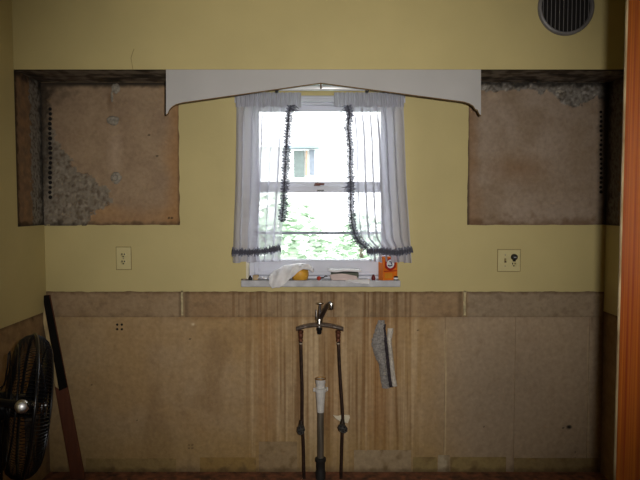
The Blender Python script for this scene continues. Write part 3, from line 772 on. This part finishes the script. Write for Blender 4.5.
m = MB(); m.box(a.x - .003, b2.x + .003, YO - .0015, YO, a.z - .003, b2.z + .003); m.build('gasket', MATS['paint_gap'], t, label='dark gap around plate')
xs_, xo = a.x + wd * .32, a.x + wd * .70
m = MB(); m.box(xs_ - .005, xs_ + .005, YO - .0068, YO - .005, cz - .012, cz + .012); m.build('switch_slot', MATS['paint_gap'], t)
m = MB(); m.box(xs_ - .004, xs_ + .004, YO - .018, YO - .006, cz - .010, cz - .001); m.build('switch_toggle', mat('dark_toggle', C(58, 44, 26), .5), t, bevel=.0015)
for q in (-.03, .03): screw(t, xs_, cz + q, YO - .006)
outlet_face(t, xo, cz, YO - .006, M_ol)
m = MB(); m.lathe([(.0175, 0), (.0175, .012), (.012, .022), (.001, .024)], mtx=Matrix.Translation((xo, YO - .0098, cz + .019)) @ Matrix.Rotation(PI / 2, 4, 'X'), n=20)
m.box(xo - .007, xo + .007, YO - .02, YO - .010, cz - .004, cz + .006); m.build('plug', M_black, t, smooth=True, label='black plug')
m = MB(); m.box(xo - .006, xo + .006, YO - .034, YO - .0335, cz + .016, cz + .022); m.build('plug_tab', mat('grey_tab', (.35, .35, .35), .5), t)

# ================================================================== ROUND VENT
vc = W(565.5, 7.5, S); VR = 27.5 * S / F
t = thing('round_vent', 'round grey exhaust vent with upright slats on the soffit', 'vent', (vc.x, S, vc.z - VR))
RX = Matrix.Translation((vc.x, S, vc.z)) @ Matrix.Rotation(PI / 2, 4, 'X')
M_vent = mat('grey_vent_metal', C(82, 80, 80), .45, metal=.2, var=.1, scale=30)
m = MB(); nseg = 48; prof = [(VR, -.0), (VR, .012), (VR - .006, .018), (VR - .014, .018), (VR - .018, .010), (VR - .018, 0)]
vs = []
for r, h in prof:
    for k in range(nseg):
        an = 2 * PI * k / nseg; vs.append(RX @ Vector((r * math.cos(an), r * math.sin(an), h)))
np_ = len(prof); fs = [(i * nseg + k, i * nseg + (k + 1) % nseg, ((i + 1) % np_) * nseg + (k + 1) % nseg, ((i + 1) % np_) * nseg + k) for i in range(np_) for k in range(nseg)]
m.add(vs, fs); m.build('rim', M_vent, t, smooth=True)
m = MB(); m.lathe([(VR - .015, 0), (VR - .015, .002)], mtx=RX, n=40); m.build('dark_duct', M_hole, t)
ri = VR - .016; ns = 12
for i in range(ns):
    x = -ri + 2 * ri * (i + .5) / ns; h = math.sqrt(max(0, ri * ri - x * x))
    m = MB(); m.box(-.0011, .0011, -.013, -.003, -h, h, Matrix.Translation((vc.x + x, S, vc.z)) @ Matrix.Rotation(math.radians(-12), 4, 'Z')); m.build('slat', M_vent, t)

# ================================================================== FAUCET AND PIPES
FY = D - .085
def fp(a, b, dy=0.0): return W(a, b, FY + dy)
mpx = FY / F
f0 = fp(319.5, 334)
t = thing('faucet', 'single-lever chrome sink faucet left standing on its supply pipes', 'faucet', f0)
def deck(u, v):
    # arched cover plate seen from the front: thin shell
    px = 296.5 + 47 * u; arch = 330.2 - 5.6 * math.sin(PI * (.06 + .9 * u)) ** .8
    p = fp(px, arch); w_ = .028 * math.sin(PI * (.05 + .9 * u)) ** .4
    a = v * 2 * PI; return Vector((p.x, p.y + w_ * math.cos(a), p.z + .012 * math.sin(a)))
m = MB(); m.grid(deck, 30, 14); m.build('deck_plate', M_brownmetal, t, smooth=True)
c = fp(319.3, 326.5)
m = MB(); m.lathe([(.024, 0), (.023, .012), (.020, .022), (.021, .040), (.017, .050), (.006, .054)], origin=c, n=24); m.build('body', M_chrome, t, smooth=True)
sp_ = [fp(319.8, 319), fp(322.5, 314, -.02), fp(325.5, 308.5, -.05), fp(328, 305, -.075), fp(330.2, 303.4, -.095), fp(331.3, 304.2, -.105)]
m = MB(); m.tube(sp_, [.014, .013, .012, .0115, .0115, .011], 14); m.build('spout', mat('dark_chrome', (.16, .14, .13), .3, metal=.9, var=.2), t, smooth=True)
e = sp_[-1]; m = MB(); m.lathe([(.0125, -.026), (.0135, -.02), (.0135, -.004), (.012, .004), (.008, .006)], origin=e, n=18); m.build('aerator', M_chrome, t, smooth=True)
h0 = fp(319.6, 318, -.01); h1 = fp(320, 303.5, -.012)
m = MB(); m.tube([h0, h1], [.010, .006], 12); m.build('lever_stem', MATS['dark_chrome'], t, smooth=True)
m = MB(); m.lathe([(.006, -.006), (.018, -.003), (.022, .0015), (.021, .004), (.004, .006)], mtx=Matrix.Translation(h1) @ Matrix.Scale(.75, 4, (0, 1, 0)), n=22); m.build('lever_knob', M_chrome, t, smooth=True)
h2 = fp(316.2, 320); h3 = fp(316.0, 309.5, .004)
m = MB(); m.tube([h2, fp(316.4, 314), h3], [.006, .005, .003], 10); m.build('lift_rod', MATS['dark_chrome'], t, smooth=True)
m = MB(); c = fp(319.4, 334); m.lathe([(.009, 0), (.012, .006), (.012, .018), (.016, .022), (.016, .032)], origin=c, n=14); m.build('shank_nut', M_black, t, smooth=True)
def supply(label, path, vy, ca, tagp, vr):
    P = [fp(a, b) for a, b in path]; P[-1].z = 0.0
    t = thing('supply_pipe', label, 'pipe', (P[-1].x, FY, 0), 'faucet supply pipes')
    # smooth the path
    Q = []
    for i in range(len(P) - 1):
        for k in range(6): Q.append(P[i].lerp(P[i + 1], k / 6))
    Q.append(P[-1])
    for _ in range(3): Q = [Q[0]] + [(Q[i - 1] + Q[i] * 2 + Q[i + 1]) / 4 for i in range(1, len(Q) - 1)] + [Q[-1]]
    m = MB(); m.tube(Q, .0085, 12); m.build('riser_tube', M_copper, t, smooth=True)
    c = fp(ca, 339); m = MB(); m.lathe([(.0115, -.012), (.0115, -.004), (.009, .0), (.011, .004), (.013, .026), (.011, .03), (.014, .034), (.014, .046), (.008, .048)], origin=c, n=12); m.build('coupling', mat('rusty_coupling', C(88, 50, 34, 1.4), .55, metal=.3, var=.3, scale=80), t, smooth=True)
    c = fp(ca, 343.5); m = MB(); m.lathe([(.0095, -.003), (.0105, 0), (.0095, .003)], origin=c, n=12); m.build('pale_ring', mat('solder', C(150, 138, 120, 1.5), .5, metal=.3), t, smooth=True)
    # stop valve
    k = fp(vr[0], vr[1]); m = MB(); m.lathe([(.010, -.03), (.014, -.02), (.014, .012), (.012, .02), (.010, .034)], origin=k, n=14)
    m.tube([k, k + Vector((0, -.04, 0))], .008, 10); m.build('valve_body', mat('dark_brass', C(54, 44, 34, 1.5), .5, metal=.5, var=.3, scale=60), t, smooth=True)
    m = MB(); mt = Matrix.Translation(k + Vector((vr[3], -.045, 0))) @ Matrix.Rotation(vr[2], 4, 'Y') @ Matrix.Rotation(PI / 2, 4, 'X')
    n = 36; prof = [(.3, -.006), (.95, -.007), (1, -.003), (1, .004), (.9, .008), (.35, .006), (.02, .009)]; vs = []
    for r, h in prof:
        for q in range(n):
            an = 2 * PI * q / n; rr = r * (1 + (.05 * math.cos(an * 9) if r > .8 else 0)); vs.append(mt @ Vector((.021 * rr * math.cos(an), .028 * rr * math.sin(an), h)))
    fs = [(i * n + q, i * n + (q + 1) % n, (i + 1) * n + (q + 1) % n, (i + 1) * n + q) for i in range(len(prof) - 1) for q in range(n)] + [tuple(range(n - 1, -1, -1))]
    m.add(vs, fs); hd = m.build('valve_handle', mat('grey_black_handle', C(46, 44, 40, 1.5), .5, var=.2, scale=80), t, smooth=True)
    for q in range(5):
        an = 2 * PI * q / 5; m = MB(); m.lathe([(.0042, 0), (.0042, .0012)], mtx=mt @ Matrix.Translation((.0125 * math.cos(an), .017 * math.sin(an), .0075)), n=8); m.build('handle_hole', M_hole, hd)
    if tagp:
        m = MB(); poly = [fp(*q) for q in tagp]; m.prism([(q.x, q.z) for q in poly], FY + .012, FY + .018); m.build('paper_tag', mat('pale_tag', C(170, 160, 138, 2.0), .8, var=.1), t, label='pale torn tag behind the valve')
    return t
supply('dark copper supply pipe with valve left of the drain', [(300.8, 338), (301.3, 360), (302.3, 390), (302, 420), (303.5, 445), (304, 478)], 426, 300.9, None, (301.2, 426.5, 0.1, 0))
supply('dark copper supply pipe with pale tag, right of the drain', [(338.5, 338), (339.2, 360), (341, 390), (343, 418), (341.8, 445), (341, 478)], 425, 338.3,
       [(333, 416), (336, 419.5), (341, 422.5), (348, 424), (350, 418.5), (349.5, 416), (343, 415.5), (338, 416.8)], (342.5, 425.5, -.9, 0))
# drain stand pipe
c = fp(320.6, 478); c.z = 0
t = thing('drain_pipe', 'grey drain pipe topped by white plastic trap fitting', 'pipe', c)
def zr(py): return fp(320.6, py).z
def cx_(py): return fp(320.6, py).x
m = MB(); m.lathe([(.019, zr(412)), (.021, zr(404)), (.0255, zr(394)), (.0255, zr(391.5)), (.034, zr(391)), (.034, zr(388)), (.0245, zr(387.4)), (.0235, zr(384)), (.027, zr(382.5)), (.0265, zr(379)), (.022, zr(379))], origin=(c.x, FY, 0), n=28)
fit = m.build('trap_fitting', M_pvc, t, smooth=True, label='white plastic trap fitting')
for q in range(4):
    an = q * PI / 2 + .2; m = MB(); m.box(-.004, .004, .030, .040, zr(391), zr(387.5), Matrix.Translation((c.x, FY, 0)) @ Matrix.Rotation(an, 4, 'Z')); m.build('nut_wing', M_pvc, fit, bevel=.001)
m = MB()
ring = [Vector((c.x + .026 * math.cos(2 * PI * k / 28), FY + .026 * math.sin(2 * PI * k / 28), zr(378.6))) for k in range(28)]
m.tube(ring, .004, 8, closed=True); m.build('brass_ring', mat('brass', C(140, 110, 70, 1.6), .4, metal=.6), t, smooth=True)
m = MB(); m.tube([(c.x, FY, zr(408)), (c.x, FY, zr(462))], .0175, 18); m.build('tube', mat('grey_steel_pipe', C(92, 86, 76, 1.9), .4, metal=.5, var=.25, scale=12, stretch=(6, 6, .5)), t, smooth=True)
m = MB(); m.lathe([(.027, 0), (.027, zr(472)), (.024, zr(470)), (.024, zr(462)), (.029, zr(461)), (.029, zr(458)), (.02, zr(457.5))], origin=(c.x, FY, 0), n=22); m.build('rubber_coupling', mat('black_rubber', (.022, .022, .02), .6), t, smooth=True)

# ================================================================== FUZZY STRIP ON THE WALL
YF = D - .004
t = thing('duster_strip', 'fuzzy grey and white cloth strip with dark band stuck to lower wall', 'cloth', W(383, 388, YF))
cen = [(320, 381.5), (328, 377.8), (340, 376.2), (352, 378), (364, 379.8), (376, 381.5), (388, 384)]
def fuzz(l, r, dep, seed, name, mt, amp, y0, y1, nu=14, nv=70):
    m = MB()
    def f(u, v):
        py = y0 + (y1 - y0) * v; cx = interp(cen, py); a = interp(l, py); b = interp(r, py)
        n = nz(u * 5 + seed, v * 26, seed); px = cx + a + (b - a) * u + amp * (u - .5) * 2 * nz(v * 30, u * 2, seed + 4)
        p = W(px, py, YF); p.y = YF - dep * math.sin(PI * min(1, max(0, u))) ** .6 * (1 + .45 * n) * math.sin(PI * (.03 + .94 * v)) ** .3; return p
    m.grid(f, nu, nv); return m.build(name, mt, t, smooth=True)
M_fz = mat('grey_fuzz', C(116, 112, 108, 2.1), 1.0, var=.22, scale=110, bump=.8, bscale=200)
M_fw = mat('white_fuzz', C(158, 152, 142, 2.1), 1.0, var=.1, scale=90, bump=.6, bscale=180)
M_fd = mat('dark_band', C(44, 38, 42, 1.8), 1.0, var=.3, scale=90)
fuzz([(320, -3), (330, -2.5), (345, -5.5), (358, -3.5), (364, -1), (388, -2)], [(320, 3), (332, 9), (340, 9), (388, 6)], .022, 2, 'fuzzy_band', M_fz, .7, 320, 388)
fuzz([(322, 3), (340, 7), (388, 5)], [(322, 6), (340, 11), (388, 9.5)], .016, 9, 'dark_band', M_fd, .3, 324, 387, 6)
fuzz([(328, 10), (345, 10.5), (388, 8)], [(328, 15.5), (332, 16), (345, 15), (388, 13.5)], .024, 15, 'white_band', M_fw, .3, 328, 386, 8)

# ================================================================== LEANING BOARD
def bp_(px, py):
    tt = (py - 296) / (478 - 296); return W(px, py, D - .03 - .07 * tt)
def brd(name, a0, a1, b0, b1, mt, dy, th, par, label=None):   # corners: top-left, top-right, bottom-left, bottom-right
    q = [bp_(*a0), bp_(*a1), bp_(*b1), bp_(*b0)]; m = MB()
    vs = [p + Vector((0, dy, 0)) for p in q] + [p + Vector((0, dy + th, 0)) for p in q]
    m.add(vs, [(3, 2, 1, 0), (4, 5, 6, 7), (0, 1, 5, 4), (1, 2, 6, 5), (2, 3, 7, 6), (3, 0, 4, 7)]); return m.build(name, mt, par, bevel=.001, label=label)
t = thing('leaning_board', 'reddish brown board with black upper half leaning in left corner', 'board', (bp_(78, 478).x, D - .1, 0))
bl, br = bp_(71.2, 478.6), bp_(84.2, 478.6)
brd('plank', (38.6, 296), (49.2, 295), (71.4, 479.2), (84.6, 479.2), mat('red_brown_board', C(66, 36, 22), .7, scale=6, stretch=(10, 10, .6), var=.14), 0, .016, t)
brd('black_face', (42.6, 295.6), (49.3, 295), (59.2, 391), (67.6, 387), mat('black_paint', C(12, 10, 8), .6, var=.2, spec=.1), -.0022, .0022, t, 'black painted upper face')
brd('raw_edge', (38.5, 296.4), (42.4, 295.8), (54.9, 386), (58.8, 389), mat('raw_wood', C(128, 112, 80), .85, var=.2, scale=20, stretch=(8, 8, 1)), -.0014, .0014, t, 'beige raw wood edge')

# ================================================================== FAN
FC = W(27.0, 405.5, 2.42)
ang = math.radians(-151); tilt = math.radians(8)
nrm = Vector((math.cos(ang) * math.cos(tilt), math.sin(ang) * math.cos(tilt), math.sin(tilt)))
side = Vector((-math.sin(ang), math.cos(ang), 0)); upv = nrm.cross(side)
FM = Matrix((( side.x, upv.x, nrm.x, FC.x), (side.y, upv.y, nrm.y, FC.y), (side.z, upv.z, nrm.z, FC.z), (0, 0, 0, 1)))
t = thing('pedestal_fan', 'black wire-caged pedestal fan at the left edge', 'fan', (FC.x, FC.y, 0))
FR = .278
def ringpts(r, h, n=64): return [FM @ Vector((r * math.cos(2 * PI * k / n), r * math.sin(2 * PI * k / n), h)) for k in range(n)]
PROF = [(.06, .074), (.15, .072), (.22, .064), (.252, .051), (.270, .031), (.278, .005)]
for sgn, nm in ((1, 'rear_grille'), (-1, 'front_grille')):
    m = MB(); NW = 120
    for k in range(NW):
        a = 2 * PI * k / NW + (.02 if sgn > 0 else 0)
        m.tube([FM @ Vector((r * math.cos(a), r * math.sin(a), sgn * h)) for r, h in PROF], .0016, 4, cap=False)
    for r, h, w_ in ((.06, .075, .006), (.15, .072, .003), (.236, .058, .004)):
        m.tube(ringpts(r, sgn * h), w_, 6, closed=True)
    m.build(nm, M_blkmetal, t, smooth=True)
m = MB()
m.tube(ringpts(.279, 0), .007, 8, closed=True)
m.build('cage_hoop', M_blkmetal, t, smooth=True)
for k in range(3):
    m = MB(); a0 = 2 * PI * k / 3 + .9
    def bl_(u, v):
        r = .04 + .19 * u; a = a0 + (v - .5) * (1.1 - .3 * u); h = -.02 + .05 * (v - .5) * (1.2 - .5 * u)
        return FM @ Vector((r * math.cos(a), r * math.sin(a), h))
    m.grid(bl_, 10, 10); o = m.build('blade', mat('dark_blade', (.03, .03, .035), .4, metal=.4), t, smooth=True); o.modifiers.new('thickness', 'SOLIDIFY').thickness = .002
m = MB(); m.lathe([(.03, -.04), (.045, -.02), (.045, .055), (.052, .06), (.056, .10), (.054, .16), (.045, .18), (.02, .188), (.004, .19)], mtx=FM, n=28); mo = m.build('motor', M_blkmetal, t, smooth=True)
toC = (Vector((0, 0, CAMZ)) - FC).normalized()
kp = W(22.0, 406.5, 2.14)
m = MB(); zax = (toC + Vector((.05, 0, .02))).normalized(); q = zax.to_track_quat('Z', 'Y').to_matrix().to_4x4()  # knob added for its highlight, face turned and flattened to return the flash
m.lathe([(.008, -.16), (.008, -.02), (.018, -.018), (.024, -.008), (.024, 0), (.021, .008), (.013, .0115), (.001, .013)], mtx=Matrix.Translation(kp) @ q, n=24); m.build('glint_knob', mat('polished_chrome', (.95, .95, .96), .36, metal=1.0, var=.02), mo, smooth=True, label='chrome knob added to catch the flash glint')
hub = FM @ Vector((0, 0, .105))
m = MB(); m.tube([W(-6, 401, 2.2), W(2, 402.5, 2.17), kp + Vector((0, .012, .0)), W(34, 404, 2.15)], [.012, .013, .016, .009], 12); m.build('carry_handle', M_blkmetal, t, smooth=True)
m = MB(); m.tube([hub + Vector((0, 0, -.03)), Vector((hub.x, hub.y, .04))], .013, 16); m.build('post', M_blkmetal, t, smooth=True)
m = MB(); m.lathe([(.23, 0), (.23, .012), (.20, .024), (.05, .036), (.035, .06), (.028, .12), (.02, .125)], origin=(hub.x, hub.y, 0), n=36); m.build('base', M_blkmetal, t, smooth=True)
cpt = [FM @ Vector((0, .03, .16)), W(4.5, 385, 2.34), W(7.5, 366, 2.34), W(8.5, 354, 2.34), W(9.8, 351, 2.34), W(10.3, 356, 2.34), W(9.5, 372, 2.36), FM @ Vector((0, .06, .10))]
m = MB(); m.tube(cpt, .003, 8); m.build('cord', M_black, t, smooth=True)

# ================================================================== OUTSIDE
M_grass = mat('grass', (.42, .50, .36), .9, var=.2, scale=3)
m = MB(); m.box(-40, 40, D + .6, 60, -1.1, -1.0); struct(m.build('ground', M_grass), 'pale green lawn outside the window', 'lawn')
# neighbour's house
HY = 11.0
M_sid = mat('white_siding', (.86, .86, .86), .7, var=.02)
hc = W(315, 180, HY)
t = thing('neighbour_house', 'pale neighbouring house corner seen through the upper sash', 'house', (hc.x - 3, HY + 2, -1.0))
et = W(300, 148, HY).z
m = MB(); m.box(hc.x - 6, hc.x, HY, HY + 5, -1.0, et); m.build('wall', M_sid, t)
m = MB(); m.prism_x([(HY - .25, et), (HY + 5.25, et), (HY + 2.5, et + .25)], hc.x - 6.3, hc.x + .12); m.build('roof', mat('pale_roof', (.80, .80, .82), .8), t)
def hwin(a, b, c, d, mt, nm, dy=.04):
    p = W(a, b, HY); q = W(c, d, HY); m = MB(); m.box(p.x, q.x, HY - dy, HY + .02, q.z, p.z); return m.build(nm, mt, t)
hwin(294, 151, 304.5, 177.5, mat('grey_green_glass', (.10, .125, .12), .4), 'window')
hwin(305.8, 151, 307.4, 176, mat('tan_post', (.34, .22, .15), .7), 'downpipe', .06)
hwin(309.5, 150, 314.8, 175, mat('grey_shutter', (.15, .165, .2), .7), 'shutter', .05)
hwin(285, 146.6, 319, 149.2, mat('eave_grey', (.2, .24, .3), .7), 'eave_board', .28)
# garden tree and shrubs
def tree(label, x, y, base, h, rad, seed, name, cat, leafcol, nleaf):
    rnd = random.Random(seed); t = thing(name, label, cat, (x, y, base), 'garden greenery')
    m = MB(); m.tube([(x, y, base), (x + .05, y, base + h * .4), (x - .02, y, base + h * .8)], [.06, .045, .02], 8)
    for k in range(5):
        a = rnd.uniform(0, 2 * PI); m.tube([(x, y, base + h * (.3 + .1 * k)), (x + rad * .7 * math.cos(a), y + rad * .7 * math.sin(a), base + h * (.5 + .1 * k))], [.03, .01], 6)
    m.build('trunk', mat('bark', (.18, .14, .11), .9), t)
    m = MB()
    for k in range(nleaf):
        while True:
            p = Vector((rnd.uniform(-1, 1), rnd.uniform(-1, 1), rnd.uniform(-1, 1)))
            if p.length < 1 and p.length > .25: break
        lump_ = 1 + .3 * nz(p.x * 2, p.y * 2 + seed, p.z * 2)
        c = Vector((x + p.x * rad * lump_, y + p.y * rad * lump_, base + h * .62 + p.z * h * .42 * lump_))
        rot = Matrix.Rotation(rnd.uniform(0, 6.3), 3, 'Z') @ Matrix.Rotation(rnd.uniform(0, 3.1), 3, 'X'); s_ = rnd.uniform(.05, .09)
        m.add([c + rot @ Vector(v) * s_ for v in ((-1, 0, 0), (0, -.5, .1), (1, 0, 0), (0, .5, .1))], [(0, 1, 2, 3)])
    o = m.build('foliage', mat('leaf_' + name, leafcol, .6, var=.2, scale=2), t); o['kind'] = 'stuff'
tree('bright green shrub seen through the lower sash, left', -.42, 7.2, -1.0, 2.5, .62, 3, 'garden_shrub', 'shrub', (.42, .54, .40), 1900)
tree('bright green shrub seen through the lower sash, right', .62, 9.2, -1.0, 2.3, .75, 5, 'garden_shrub', 'shrub', (.42, .54, .40), 1900)
